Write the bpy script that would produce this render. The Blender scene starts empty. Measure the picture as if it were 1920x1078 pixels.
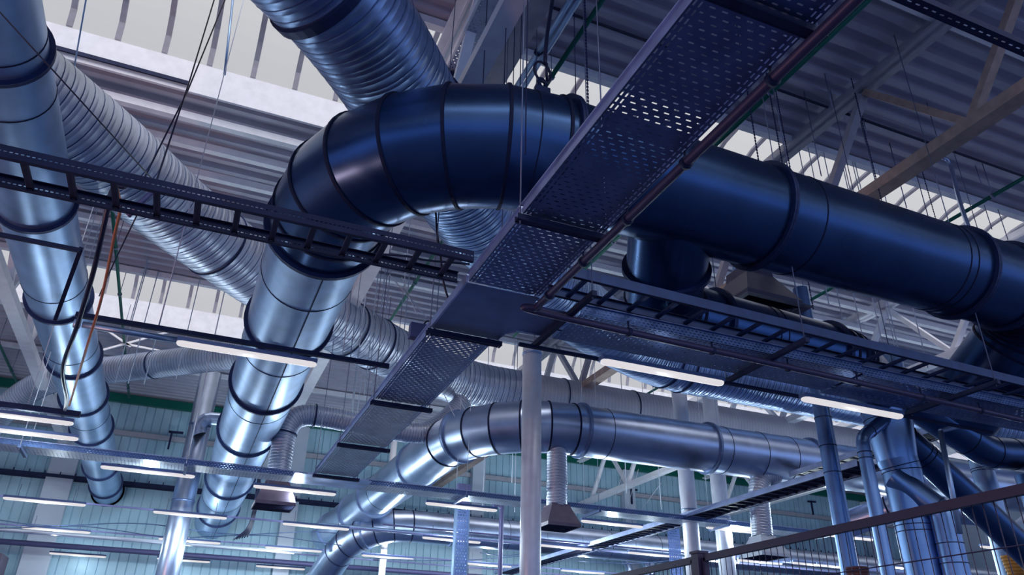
import bpy, math, random
import numpy as np
from mathutils import Vector, Matrix
random.seed(7)
S = bpy.context.scene
COL = S.collection
PI = math.pi
# ------------------------------------------------------------------ camera, world, exposure
YAW, PITCH, ROLL, FPX = 0.38722266, 0.48252388, 0.0231431, 1421.31
_f = np.array([math.sin(YAW)*math.cos(PITCH), math.cos(YAW)*math.cos(PITCH), math.sin(PITCH)])
_r = np.array([math.cos(YAW), -math.sin(YAW), 0.0]); _u = np.cross(_r, _f)
RT = _r*math.cos(ROLL)+_u*math.sin(ROLL); UP = -_r*math.sin(ROLL)+_u*math.cos(ROLL)
CAM = np.array([0, 0, 1.6])
cd = bpy.data.cameras.new('camera'); cam = bpy.data.objects.new('camera', cd); COL.objects.link(cam)
cd.sensor_width = 36; cd.lens = FPX*36/1920; cd.clip_end = 400; cd.clip_start = 0.05
cam.matrix_world = Matrix(((RT[0], UP[0], -_f[0], CAM[0]), (RT[1], UP[1], -_f[1], CAM[1]),
                           (RT[2], UP[2], -_f[2], CAM[2]), (0, 0, 0, 1)))
S.camera = cam
def at(x, y, X=None, Y=None, Z=None, D=None):
    """point of the place seen at photo coordinate (x, y), on the given plane or at the given depth"""
    d = RT*(x-960)/FPX-UP*(y-539)/FPX+_f
    if D is not None: return Vector(CAM+d*D)
    for i, v in enumerate((X, Y, Z)):
        if v is not None: return Vector(CAM+d*(v-CAM[i])/d[i])
def px(p):
    q = np.array(p)-CAM; z = q@_f
    return (960+FPX*(q@RT)/z, 539-FPX*(q@UP)/z)

w = bpy.data.worlds.new('sky'); S.world = w; w.use_nodes = True
nt = w.node_tree; nt.nodes.clear()
o = nt.nodes.new('ShaderNodeOutputWorld'); bg = nt.nodes.new('ShaderNodeBackground')
tc = nt.nodes.new('ShaderNodeTexCoord'); sep = nt.nodes.new('ShaderNodeSeparateXYZ')
rp = nt.nodes.new('ShaderNodeValToRGB')
nt.links.new(tc.outputs['Generated'], sep.inputs[0]); nt.links.new(sep.outputs['Z'], rp.inputs[0])
nt.links.new(rp.outputs[0], bg.inputs[0]); nt.links.new(bg.outputs[0], o.inputs[0])
e = rp.color_ramp.elements
e[0].position = 0.0; e[0].color = (0.11, 0.17, 0.34, 1)
e[1].position = 0.28; e[1].color = (0.205, 0.208, 0.218, 1)
k = e.new(0.12); k.color = (0.14, 0.19, 0.32, 1)
bg.inputs[1].default_value = 2.9
S.view_settings.view_transform = 'Standard'; S.view_settings.look = 'None'
S.view_settings.gamma = 1; S.view_settings.use_curve_mapping = False
S.view_settings.exposure = 0.0
S.cycles.max_bounces = 8; S.cycles.transparent_max_bounces = 16
S.cycles.sample_clamp_indirect = 4.0
S.cycles.use_denoising = True
def lamp(name, kind, loc, energy, color, size=None, rot=None):
    l = bpy.data.lights.new(name, kind); l.energy = energy; l.color = color
    if kind == 'POINT': l.shadow_soft_size = size or .1
    if kind == 'SUN': l.angle = size or .1
    ob = bpy.data.objects.new(name, l); ob.location = loc
    if rot: ob.rotation_euler = rot
    COL.objects.link(ob); return ob
lamp('warm_streak_light', 'POINT', (-7.0, 6.5, 1.4), 430, (1.0, 0.45, 0.30), .35)  # unseen warm light, added to put pink streaks on the left ducts
lamp('overcast_daylight', 'SUN', (0, 0, 30), 2.9, (1.0, 0.97, 1.0), 1.0, (math.radians(40), 0, 0))

# ------------------------------------------------------------------ materials
def mat(name, col, metal=0.0, rough=0.5, noise=0.0, nscale=6.0, bump=0.0, emis=None, stretch=None, rnoise=0.0):
    m = bpy.data.materials.new(name); m.use_nodes = True
    n = m.node_tree; b = n.nodes['Principled BSDF']
    b.inputs['Base Color'].default_value = (*col, 1); b.inputs['Metallic'].default_value = metal
    b.inputs['Roughness'].default_value = rough
    if rough >= .6 and sum(col) < .5: b.inputs['Specular IOR Level'].default_value = .18
    if emis:
        b.inputs['Emission Color'].default_value = (*emis[0], 1); b.inputs['Emission Strength'].default_value = emis[1]
    if noise or bump or rnoise:
        t = n.nodes.new('ShaderNodeTexCoord'); mp = n.nodes.new('ShaderNodeMapping'); nz = n.nodes.new('ShaderNodeTexNoise')
        if stretch: mp.inputs['Scale'].default_value = stretch
        nz.inputs['Scale'].default_value = nscale; nz.inputs['Detail'].default_value = 4
        n.links.new(t.outputs['Object'], mp.inputs[0]); n.links.new(mp.outputs[0], nz.inputs[0])
        if noise:
            cr = n.nodes.new('ShaderNodeValToRGB'); cr.color_ramp.elements[0].position = .3; cr.color_ramp.elements[1].position = .7
            cr.color_ramp.elements[0].color = (*[c*(1-noise) for c in col], 1)
            cr.color_ramp.elements[1].color = (*[min(1, c*(1+noise)) for c in col], 1)
            n.links.new(nz.outputs['Fac'], cr.inputs[0]); n.links.new(cr.outputs[0], b.inputs['Base Color'])
        if rnoise:
            mr = n.nodes.new('ShaderNodeMapRange'); mr.inputs[3].default_value = max(.05, rough-rnoise); mr.inputs[4].default_value = rough+rnoise
            n.links.new(nz.outputs['Fac'], mr.inputs[0]); n.links.new(mr.outputs[0], b.inputs['Roughness'])
        if bump:
            bp = n.nodes.new('ShaderNodeBump'); bp.inputs['Strength'].default_value = bump; bp.inputs['Distance'].default_value = .01
            n.links.new(nz.outputs['Fac'], bp.inputs['Height']); n.links.new(bp.outputs[0], b.inputs['Normal'])
    return m

def slotted(name, col, metal, rough, along, across, p, q, la, lb, stagger=True, edge=None):
    """sheet metal with punched slots: rows every p metres along one axis, slots every q metres across"""
    m = mat(name, col, metal, rough, noise=.18, nscale=5)
    n = m.node_tree; b = n.nodes['Principled BSDF']; out = n.nodes['Material Output']
    t = n.nodes.new('ShaderNodeTexCoord'); s = n.nodes.new('ShaderNodeSeparateXYZ'); n.links.new(t.outputs['Object'], s.inputs[0])
    def M(op, a, c=None):
        k = n.nodes.new('ShaderNodeMath'); k.operation = op
        for i, v in enumerate((a, c)):
            if v is None: continue
            if isinstance(v, (int, float)): k.inputs[i].default_value = v
            else: n.links.new(v, k.inputs[i])
        return k.outputs[0]
    u = M('DIVIDE', s.outputs[along], p); v = M('DIVIDE', s.outputs[across], q)
    if stagger:
        row = M('FLOOR', u); half = M('MULTIPLY', M('FLOORED_MODULO', row, 2.0), .5); v = M('ADD', v, half)
    fu = M('ABSOLUTE', M('SUBTRACT', M('FRACT', u), .5)); fv = M('ABSOLUTE', M('SUBTRACT', M('FRACT', v), .5))
    # rounded slot
    dv = M('MAXIMUM', M('SUBTRACT', M('MULTIPLY', fv, q), lb/2-la/2), 0.0); du = M('MULTIPLY', fu, p)
    d = M('SQRT', M('ADD', M('MULTIPLY', du, du), M('MULTIPLY', dv, dv)))
    hole = M('LESS_THAN', d, la/2)
    if edge:   # two rows of lengthwise slots along both edges
        c, hw = edge; e_ = M('ABSOLUTE', M('SUBTRACT', s.outputs[across], c)); inner = M('LESS_THAN', e_, hw-.075)
        eu = M('ABSOLUTE', M('SUBTRACT', M('FRACT', M('DIVIDE', s.outputs[along], .062)), .5)); ev = M('ABSOLUTE', M('SUBTRACT', M('FRACT', M('DIVIDE', M('SUBTRACT', hw, e_), .034)), .5))
        h2 = M('MULTIPLY', M('LESS_THAN', eu, .32), M('LESS_THAN', ev, .16))
        hole = M('ADD', M('MULTIPLY', hole, inner), M('MULTIPLY', h2, M('SUBTRACT', 1.0, inner)))
    tr = n.nodes.new('ShaderNodeBsdfTransparent'); mx = n.nodes.new('ShaderNodeMixShader')
    n.links.new(hole, mx.inputs[0]); n.links.new(b.outputs[0], mx.inputs[1]); n.links.new(tr.outputs[0], mx.inputs[2])
    n.links.new(mx.outputs[0], out.inputs[0])
    return m

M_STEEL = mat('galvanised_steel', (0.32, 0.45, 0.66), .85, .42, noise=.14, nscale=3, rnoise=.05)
M_STEELD = mat('shaded_galvanised_steel', (0.045, 0.095, 0.22), .92, .28, noise=.12, nscale=2.0, rnoise=.04)  # galvanised steel darkened: shade on the near duct put into the base
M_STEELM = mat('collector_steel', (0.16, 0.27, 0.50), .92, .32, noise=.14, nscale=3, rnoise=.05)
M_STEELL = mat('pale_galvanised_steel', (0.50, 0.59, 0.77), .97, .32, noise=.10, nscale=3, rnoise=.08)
M_SPIRAL = mat('spiral_duct_steel', (0.62, 0.67, 0.78), .6, .38, noise=.2, nscale=2, rnoise=.1)  # base lightened in place of skylight falling on the left spiral run
M_SPIRALD = mat('spiral_duct_dark_steel', (0.30, 0.42, 0.66), .85, .34, noise=.2, nscale=2, rnoise=.1)
M_PALE = mat('skylit_pale_duct', (0.66, 0.63, 0.68), .3, .42, noise=.08, nscale=2)  # pale base stands in for skylight falling on the long duct
M_PALES = mat('pale_duct_seam', (0.45, 0.47, 0.56), .4, .42)
M_GROOVE = mat('seam_groove', (0.012, 0.018, 0.055), .2, .6)
M_FLANGE = mat('flange_steel', (0.022, 0.04, 0.12), .5, .5, noise=.2)
M_FLANGEL = mat('pale_flange_steel', (0.22, 0.30, 0.48), .7, .45, noise=.2)
M_BOLT = mat('bolt_zinc', (0.35, 0.45, 0.65), .8, .4)
M_TRAY = mat('tray_steel', (0.10, 0.15, 0.34), .75, .42, noise=.2, nscale=4)
M_TRAYE = mat('tray_edge_steel', (0.42, 0.50, 0.75), .7, .4, noise=.2, nscale=4)
M_DARK = mat('dark_channel_steel', (0.018, 0.026, 0.075), .15, .6, noise=.2)
M_BLUE = mat('blue_grey_pipe', (0.12, 0.12, 0.26), .3, .45)
M_CONDUIT = mat('conduit_paint', (0.055, 0.045, 0.11), .3, .45)
M_ROD = mat('threaded_rod_zinc', (0.22, 0.25, 0.36), .6, .45)
M_RODW = mat('pale_rod_zinc', (0.65, 0.70, 0.80), .4, .5)
M_RODD = mat('dark_wire', (0.02, 0.025, 0.09), .3, .5)
M_WHITE = mat('white_painted_steel', (0.88, 0.88, 0.92), .0, .5, noise=.06)
M_BEAM = mat('grey_painted_steel', (0.40, 0.39, 0.44), .0, .5, noise=.10)
M_TAN = mat('tan_primed_steel', (0.42, 0.30, 0.25), .0, .55, noise=.2)
M_GREEN = mat('green_pipe_paint', (0.0, 0.13, 0.09), .1, .4)
M_DECK = mat('roof_deck_paint', (0.47, 0.46, 0.55), .0, .55, noise=.10, nscale=1.5)
M_WALL = mat('teal_cladding_paint', (0.40, 0.61, 0.72), .1, .45, noise=.12, nscale=1.2)
M_WALLS = mat('pale_cladding_paint', (0.55, 0.62, 0.72), .0, .5, noise=.08, nscale=1)
M_FLOOR = mat('floor_concrete', (0.035, 0.055, 0.13), .0, .6, noise=.3, nscale=.6)
M_HOUSING = mat('fixture_housing', (0.10, 0.16, 0.34), .3, .45)
M_TUBE = mat('lit_diffuser', (0.12, 0.12, 0.12), .0, .4, emis=((.72, .69, .71), 1.0))
M_RUST = mat('hood_paint', (0.16, 0.13, 0.19), .2, .5, noise=.15)
M_HOODD = mat('hood_dark_paint', (0.07, 0.065, 0.11), .2, .5, noise=.15)
M_FENCE = mat('fence_powder_coat', (0.02, 0.014, 0.055), .2, .45)
M_RAILR = mat('navy_rail_steel', (0.03, 0.06, 0.17), .4, .5, noise=.2)
M_CABLE = mat('black_cable', (0.012, 0.014, 0.05), .0, .4)
M_ORANGE = mat('orange_cord', (0.50, 0.17, 0.08), .0, .6)
M_BROWN = mat('brown_hose', (0.16, 0.07, 0.07), .0, .6, noise=.2)
M_YELLOW = mat('yellow_hose', (0.65, 0.30, 0.06), .0, .6, noise=.2)
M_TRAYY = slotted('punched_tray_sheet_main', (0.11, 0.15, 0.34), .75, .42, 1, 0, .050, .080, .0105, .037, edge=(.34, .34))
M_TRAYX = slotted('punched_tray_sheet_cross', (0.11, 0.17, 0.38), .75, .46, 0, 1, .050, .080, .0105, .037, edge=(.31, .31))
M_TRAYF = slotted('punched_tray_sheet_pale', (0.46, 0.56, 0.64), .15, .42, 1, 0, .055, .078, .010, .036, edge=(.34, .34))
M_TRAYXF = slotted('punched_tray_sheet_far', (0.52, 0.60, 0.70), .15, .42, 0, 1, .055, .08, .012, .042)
M_RAILX = slotted('punched_rail_x', (0.014, 0.020, 0.065), .1, .65, 2, 0, 1.0, .036, .012, .024, stagger=False)
M_RUNG = slotted('punched_rung_y', (0.035, 0.045, 0.10), .2, .55, 1, 0, .026, 1.0, .010, .030, stagger=False)
M_RAILT = slotted('punched_rail_tray_x', (0.10, 0.17, 0.38), .7, .4, 2, 0, .03, .05, .009, .028)
M_RAILTY = slotted('punched_rail_tray_y', (0.40, 0.48, 0.72), .7, .4, 2, 1, .5, .06, .010, .014, stagger=False)
M_STRUT = slotted('punched_strut_sheet', (0.018, 0.026, 0.075), .15, .6, 1, 0, 1.0, .085, .014, .045, stagger=False)
M_PERF = slotted('perforated_column_sheet', (0.20, 0.30, 0.62), .5, .4, 2, 0, .06, .06, .024, .026)
M_PERFW = slotted('perforated_ceiling_tray_sheet', (0.42, 0.46, 0.58), .3, .45, 1, 0, .045, .06, .016, .020)
def glass():
    m = bpy.data.materials.new('skylight_glazing'); m.use_nodes = True; n = m.node_tree; n.nodes.clear()
    o = n.nodes.new('ShaderNodeOutputMaterial'); t = n.nodes.new('ShaderNodeBsdfTransparent'); t.inputs[0].default_value = (.93, .93, .93, 1)
    d = n.nodes.new('ShaderNodeBsdfTranslucent'); d.inputs[0].default_value = (.9, .9, .9, 1)
    x = n.nodes.new('ShaderNodeMixShader'); x.inputs[0].default_value = .12
    n.links.new(t.outputs[0], x.inputs[1]); n.links.new(d.outputs[0], x.inputs[2]); n.links.new(x.outputs[0], o.inputs[0]); return m
M_GLASS = glass()

# ------------------------------------------------------------------ mesh helpers
class MB:
    def __init__(s): s.v = []; s.f = []; s.sm = []; s.mi = []
    def quad(s, a, b, c, d, sm=False, mi=0): s.f.append((a, b, c, d)); s.sm.append(sm); s.mi.append(mi)
    def box(s, p, q, w, h, up=(0, 0, 1)):
        """bar from p to q, w wide and h high"""
        p = Vector(p); q = Vector(q); d = (q-p).normalized(); up = Vector(up)
        if abs(d.dot(up)) > .97: up = Vector((0, 1, 0))
        sd = d.cross(up).normalized(); u2 = sd.cross(d); b = len(s.v)
        for e in (p, q):
            for i, j in ((-1, -1), (1, -1), (1, 1), (-1, 1)): s.v.append(tuple(e+sd*i*w/2+u2*j*h/2))
        for f in ((3, 2, 1, 0), (4, 5, 6, 7), (0, 1, 5, 4), (1, 2, 6, 5), (2, 3, 7, 6), (3, 0, 4, 7)):
            s.quad(*[b+i for i in f])
        return s
    def block(s, x0, x1, y0, y1, z0, z1):
        return s.box((x0, (y0+y1)/2, (z0+z1)/2), (x1, (y0+y1)/2, (z0+z1)/2), abs(y1-y0), abs(z1-z0))
    def rings(s, rings, closed=False, sm=True, mi=0, cap=False):
        b = len(s.v); n = len(rings[0])
        for r in rings: s.v.extend(tuple(p) for p in r)
        m = len(rings)
        for i in range(m if closed else m-1):
            for j in range(n):
                k = (j+1) % n; i2 = (i+1) % m
                s.quad(b+i*n+j, b+i*n+k, b+i2*n+k, b+i2*n+j, sm, mi)
        if cap:
            s.f.append(tuple(b+j for j in reversed(range(n)))); s.sm.append(False); s.mi.append(mi)
            s.f.append(tuple(b+(m-1)*n+j for j in range(n))); s.sm.append(False); s.mi.append(mi)
        return s
    def tube(s, pts, r, n=8, sm=True, cap=True):
        pts = [Vector(p) for p in pts]; fr = frames(pts)
        rr = r if isinstance(r, (list, tuple)) else [r]*len(pts)
        return s.rings([circle(p, f, q, n) for p, f, q in zip(pts, fr, rr)], sm=sm, cap=cap)
    def build(s, name, m, parent=None, origin=None):
        me = bpy.data.meshes.new(name); vv = s.v
        if origin is not None: vv = [(x-origin[0], y-origin[1], z-origin[2]) for x, y, z in vv]
        me.from_pydata(vv, [], s.f)
        for mm in (m if isinstance(m, (list, tuple)) else [m]): me.materials.append(mm)
        me.polygons.foreach_set('use_smooth', s.sm); me.polygons.foreach_set('material_index', s.mi)
        me.update(); ob = bpy.data.objects.new(name, me); COL.objects.link(ob)
        if origin is not None: ob.location = origin
        if parent is not None:
            ob.parent = parent
            if origin is None: ob.matrix_parent_inverse = Matrix.Translation(-Vector(parent.location))
            else: ob.location = Vector(origin)-Vector(parent.location)
        return ob
def frames(pts):
    """one (tangent, side, up) per point, carried along without twist"""
    n = len(pts); T = []
    for i in range(n):
        a = (pts[i]-pts[i-1]).normalized() if i else None; b = (pts[i+1]-pts[i]).normalized() if i < n-1 else None
        T.append(((a or b)+(b or a)).normalized())
    u = Vector((0, 0, 1)) if abs(T[0].z) < .9 else Vector((0, 1, 0))
    out = []; sd = T[0].cross(u).normalized(); up = sd.cross(T[0])
    for i, t in enumerate(T):
        up = (up-t*up.dot(t)).normalized(); sd = t.cross(up).normalized(); up = sd.cross(t)
        out.append((t, sd, up))
    return out
def circle(p, f, r, n, ph=0):
    return [p+f[1]*math.cos(ph+2*PI*j/n)*r+f[2]*math.sin(ph+2*PI*j/n)*r for j in range(n)]
def thing(name, label, cat, loc, group=None):
    o = bpy.data.objects.new(name, None); o.empty_display_size = .2; COL.objects.link(o); o.location = loc
    return tag(o, label, cat, group)
def tag(o, label, cat, group=None, kind=None):
    o['label'] = label; o['category'] = cat
    if group: o['group'] = group
    if kind: o['kind'] = kind
    return o
def struct(name, mb, m):
    o = mb.build(name, m); o['kind'] = 'structure'; return o
def smooth_path(pts, n=8):
    pts = [Vector(p) for p in pts]; P = [2*pts[0]-pts[1]]+pts+[2*pts[-1]-pts[-2]]; out = []
    for i in range(1, len(P)-2):
        for k in range(n):
            t = k/n; a, b, c, d = P[i-1], P[i], P[i+1], P[i+2]
            out.append(.5*((2*b)+(c-a)*t+(2*a-5*b+4*c-d)*t*t+(3*b-3*c+d-a)*t**3))
    out.append(P[-2]); return out
def elbow(path, R, n=4):
    """replace every inner corner of the path by a gored bend; returns points and indices of gore joints"""
    path = [Vector(p) for p in path]; out = [path[0]]; seams = []
    Rs = R if isinstance(R, (list, tuple)) else [R]*(len(path)-2)
    for i in range(1, len(path)-1):
        a = (path[i-1]-path[i]).normalized(); b = (path[i+1]-path[i]).normalized()
        th = a.angle(b); t = Rs[i-1]/math.tan(th/2); p0 = path[i]+a*t; p1 = path[i]+b*t
        c = path[i]+(a+b).normalized()*(Rs[i-1]/math.sin(th/2)); v0 = p0-c; v1 = p1-c; an = v0.angle(v1)
        for k in range(n+1):
            s = k/n; v = (v0*math.sin((1-s)*an)+v1*math.sin(s*an))/math.sin(an)
            seams.append(len(out)); out.append(c+v)
    out.append(path[-1]); return out, seams
def seg_shell(mb, pts, r, n=40):
    """straight cylinders mitred at the joints, creased there"""
    pts = [Vector(p) for p in pts]; fr = frames(pts); rr = r if isinstance(r, (list, tuple)) else [r]*len(pts)
    def ring(i):
        t, sd, up = fr[i]
        k = 1.0
        if 0 < i < len(pts)-1:
            a = (pts[i]-pts[i-1]).normalized(); k = 1/max(.3, a.dot(t))
            nrm = (pts[i+1]-pts[i]).normalized()-a
            if nrm.length > 1e-4:
                nrm = (nrm-t*nrm.dot(t)).normalized()
                out = []
                for j in range(n):
                    d = (sd*math.cos(2*PI*j/n)+up*math.sin(2*PI*j/n))*rr[i]; out.append(pts[i]+d+nrm*d.dot(nrm)*(k-1))
                return out
        return circle(pts[i], fr[i], rr[i], n)
    R = [ring(i) for i in range(len(pts))]
    for i in range(len(pts)-1): mb.rings([R[i], R[i+1]])
    return R, fr
def resample(pts, step):
    pts = [Vector(p) for p in pts]; L = [0]
    for a, b in zip(pts, pts[1:]): L.append(L[-1]+(b-a).length)
    n = max(2, int(L[-1]/step)); out = []; j = 0
    for k in range(n+1):
        s = L[-1]*k/n
        while j < len(L)-2 and L[j+1] < s: j += 1
        out.append(pts[j].lerp(pts[j+1], (s-L[j])/max(1e-6, L[j+1]-L[j])))
    return out
def near(pts, pxy):
    """index of the path point that the photo shows closest to pxy"""
    return min(range(len(pts)), key=lambda i: (px(pts[i])[0]-pxy[0])**2+(px(pts[i])[1]-pxy[1])**2)

def flange_part(parent, p, f, r, m=None, w=.055, ht=.05, bolts=True, nb=20):
    mb = MB(); t = f[0]
    mb.rings([circle(p-t*w/2, f, r-.01, 40), circle(p-t*w/2, f, r+ht, 40), circle(p+t*w/2, f, r+ht, 40), circle(p+t*w/2, f, r-.01, 40)], sm=False)
    fl = mb.build('flange', m or M_FLANGE, parent)
    if bolts:
        bb = MB()
        for k in range(nb):
            a = 2*PI*k/nb; c = p+(f[1]*math.cos(a)+f[2]*math.sin(a))*(r+ht*.55)
            bb.tube([c-t*(w/2+.018), c+t*(w/2+.018)], .011, 6, sm=False)
        bo = bb.build('bolt_ring', M_BOLT); bo.parent = fl; bo.matrix_parent_inverse = Matrix.Translation(-Vector(parent.location))
        bo.matrix_parent_inverse = (fl.matrix_parent_inverse.copy())
        bo.matrix_parent_inverse = Matrix.Identity(4)
        bo.matrix_parent_inverse = Matrix.Identity(4)
    return fl
def duct(label, path, r, m, R=None, gores=4, flanges=(), bands=(), fm=None, group=None, name='ventilation_duct', seam=True, nb=20, bolts=True, ht=.05, lockseam=False):
    o = thing(name, label, 'duct', path[0] if not isinstance(path[0], Vector) else tuple(path[0]), group)
    if R: pts, sm = elbow(path, R, gores)
    else: pts, sm = [Vector(p) for p in path], []
    rr = r if isinstance(r, (int, float)) else None
    if rr is None:
        L = [0]
        for a, b in zip(pts, pts[1:]): L.append(L[-1]+(b-a).length)
        rr = list(r) if len(r) > 2 else [r[0]+(r[1]-r[0])*s/L[-1] for s in L]
    def rad_at(s):
        if not isinstance(rr, list): return rr
        s *= L[-1]
        for i in range(len(L)-1):
            if s <= L[i+1]: return rr[i]+(rr[i+1]-rr[i])*(s-L[i])/max(1e-6, L[i+1]-L[i])
        return rr[-1]
    mb = MB(); Rg, fr = seg_shell(mb, pts, rr); mb.build('duct_shell', m, o)
    rad = lambda i: rr if not isinstance(rr, list) else rr[i]
    if seam:
        for i in sm:
            rb = circle(pts[i], fr[i], rad(i), 40); c = pts[i]; mbb = MB(); t = fr[i][0]
            ring = Rg[i]
            mbb.rings([[c+(p-c)*1.002-t*.018 for p in ring], [c+(p-c)*1.028-t*.014 for p in ring], [c+(p-c)*1.028+t*.014 for p in ring], [c+(p-c)*1.002+t*.018 for p in ring]], sm=False)
            mbb.build('seam_band', M_GROOVE, o)
    dense = resample(pts, .04); df = frames(dense)
    for q in flanges:
        i = near(dense, q)
        s = i/(len(dense)-1)
        rad_ = rad_at(s)
        fl = flange_simple(o, dense[i], df[i], rad_, fm, nb, bolts, ht)
    for q in bands:
        i = near(dense, q); s = i/(len(dense)-1)
        rad_ = rad_at(s)
        c, f = dense[i], df[i]; t = f[0]; mbb = MB()
        mbb.rings([circle(c-t*.006, f, rad_, 40), circle(c-t*.005, f, rad_+.006, 40), circle(c+t*.005, f, rad_+.006, 40), circle(c+t*.006, f, rad_, 40)], sm=False)
        mbb.build('seam_band', M_GROOVE, o)
    if lockseam:
        a, b = pts[0], pts[1]
        mbb = MB()
        for i in range(len(pts)-1):
            d = (fr[i][1]*lockseam[0]+fr[i][2]*lockseam[1]).normalized()*rad(i)
            d2 = (fr[i+1][1]*lockseam[0]+fr[i+1][2]*lockseam[1]).normalized()*rad(i+1)
            mbb.box(pts[i]+d, pts[i+1]+d2, .012, .012)
        mbb.build('lock_seam', M_GROOVE, o)
    return o
def flange_simple(parent, p, f, r, m=None, nb=20, bolts=True, ht=.05, w=.05):
    mb = MB(); t = f[0]
    for s in (-1, 1):   # two plates with a joint between
        c = p+t*s*w*.28
        mb.rings([circle(c-t*w*.24, f, r-.01, 40), circle(c-t*w*.24, f, r+ht, 40), circle(c+t*w*.24, f, r+ht, 40), circle(c+t*w*.24, f, r-.01, 40)], sm=False)
    fl = mb.build('flange', m or M_FLANGE, parent)
    if bolts:
        bb = MB()
        for k in range(nb):
            a = 2*PI*k/nb; c = p+(f[1]*math.cos(a)+f[2]*math.sin(a))*(r+ht*.55)
            bb.tube([c-t*(w/2+.018), c+t*(w/2+.018)], .010, 6, sm=False)
        bo = bb.build('bolt_ring', M_BOLT); bo.parent = fl
        bo.matrix_parent_inverse = Matrix.Translation(-Vector(parent.location))
    return fl
def spiral_duct(label, path, r, m, pitch=.13, group=None, flanges=(), n=36, amp=.005, name='spiral_duct', smooth=True, collars=(), seam=None):
    """spiral-wound tube: one continuous helical sheet with a raised lock seam"""
    P = smooth_path(path, 10) if smooth else [Vector(p) for p in path]
    P = resample(P, .03); F = frames(P); L = (len(P)-1); step = sum((b-a).length for a, b in zip(P, P[1:]))/L
    tot = step*L; o = thing(name, label, 'duct', tuple(P[0]), group)
    rr = (lambda s: r) if isinstance(r, (int, float)) else (lambda s: r[0]+(r[1]-r[0])*s/tot)
    prof = ((0, 0), (.055, 1), (.11, 0), (.45, 0), (.48, .5), (.51, 0), (1.0, 0))
    def pos(s, a, h):
        s = max(0, min(tot, s)); k = s/step; i = min(L-1, int(k)); fr = k-i
        c = P[i].lerp(P[i+1], fr); f = F[i]; g = F[i+1]
        sd = f[1].lerp(g[1], fr); up = f[2].lerp(g[2], fr); R = rr(s)+h*amp
        return c+sd*math.cos(a)*R+up*math.sin(a)*R
    mb = MB(); N = int(tot/pitch*n); b = len(prof)
    for i in range(N+1):
        a = 2*PI*i/n; s0 = pitch*i/n
        for u, h in prof: mb.v.append(tuple(pos(s0+(u-.5)*pitch, a, h)))
    for i in range(N):
        for j in range(b-1):
            mb.f.append((i*b+j, i*b+j+1, (i+1)*b+j+1, (i+1)*b+j)); mb.sm.append(True); mb.mi.append(1 if j in (0, 1) else 0)
    mb.build('spiral_shell', [m, seam or M_SPIRALG], o)
    for q in list(flanges)+list(collars):
        i = near(P, q); c, f = P[i], F[i]; t = f[0]; R = rr(i*step); mbb = MB()
        wd = .05 if q in flanges else .012; h = .035 if q in flanges else .02
        mbb.rings([circle(c-t*wd, f, R, 40), circle(c-t*wd, f, R+h, 40), circle(c+t*wd, f, R+h, 40), circle(c+t*wd, f, R, 40)], sm=False)
        mbb.build('clamp_band', M_FLANGE, o)
    return o
M_SPIRALG = mat('spiral_seam_steel', (0.10, 0.15, 0.30), .7, .4)

# ------------------------------------------------------------------ setting: floor, roof, walls
X0, X1, Y0, Y1, H = -9.0, 34.0, -4.0, 27.5, 10.0
struct('floor', MB().block(X0-20, X1+20, Y0-25, Y1+.3, -.2, 0), M_FLOOR)
SKY = [(-2.2, .3), (7.85, 10.6), (17.75, 20.6)]
def deck():
    mb = MB(); segs = []; y = Y0
    for a, b in SKY: segs.append((y, a)); y = b
    segs.append((y, Y1))
    prof = ((0, 0), (.36, 0), (.46, .09), (.90, .09), (1.0, 0)); pt = .31
    for a, b in segs:
        n = max(1, round((b-a)/pt)); p = (b-a)/n; ys = []
        for i in range(n):
            for u, h in prof[:-1]: ys.append((a+(i+u)*p, H+h))
        ys.append((b, H)); base = len(mb.v)
        for x in (X0, X1):
            for yy, z in ys: mb.v.append((x, yy, z))
        for x in (X0, X1):
            for yy, z in ys: mb.v.append((x, yy, z+.12))
        k = len(ys)
        for i in range(k-1):
            mb.quad(base+i, base+k+i, base+k+i+1, base+i+1); mb.quad(base+2*k+i, base+2*k+i+1, base+3*k+i+1, base+3*k+i)
    return mb
struct('ceiling', deck(), M_DECK)
for si, (a, b) in enumerate(SKY):
    nm = 'window_%d' % (si+1)
    win = bpy.data.objects.new(nm, None); COL.objects.link(win); win.location = (X0, a, H); win['kind'] = 'structure'
    mb = MB(); mb.block(X0, X1, a-.05, a, H-.05, H+.48); mb.block(X0, X1, b, b+.05, H-.12, H+.48); mb.build('window_curb', M_WHITE, win)
    c = (a+b)/2; hw = (b-a)/2; n = 14
    arc = lambda t, o=0: (c-(hw+.02+o)*math.cos(PI*t), H+.46+(1.0+o)*math.sin(PI*t))
    mb = MB()
    for i in range(n):
        t0, t1 = i/n, (i+1)/n
        k = len(mb.v)
        for t in (t0, t1):
            for x in (X0, X1): yy, z = arc(t); mb.v.append((x, yy, z))
        mb.quad(k, k+1, k+3, k+2, True)
    mb.build('glazing', M_GLASS, win)
    x = X0+.3; i = 0
    while x < X1 and si > 0 or (si == 0 and x < X0+2):
        mb = MB(); pts = [(x, *arc(.015+.97*t/10, -.012)) for t in range(11)]
        for p, q in zip(pts, pts[1:]): mb.box(p, q, .085, .05, up=(0, 0, 1) if abs(p[1]-q[1]) > abs(p[2]-q[2]) else (0, 1, 0))
        mb.build('glazing_bar', M_BEAM, win); x += .688; i += 1
        if i > 62: break
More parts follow.
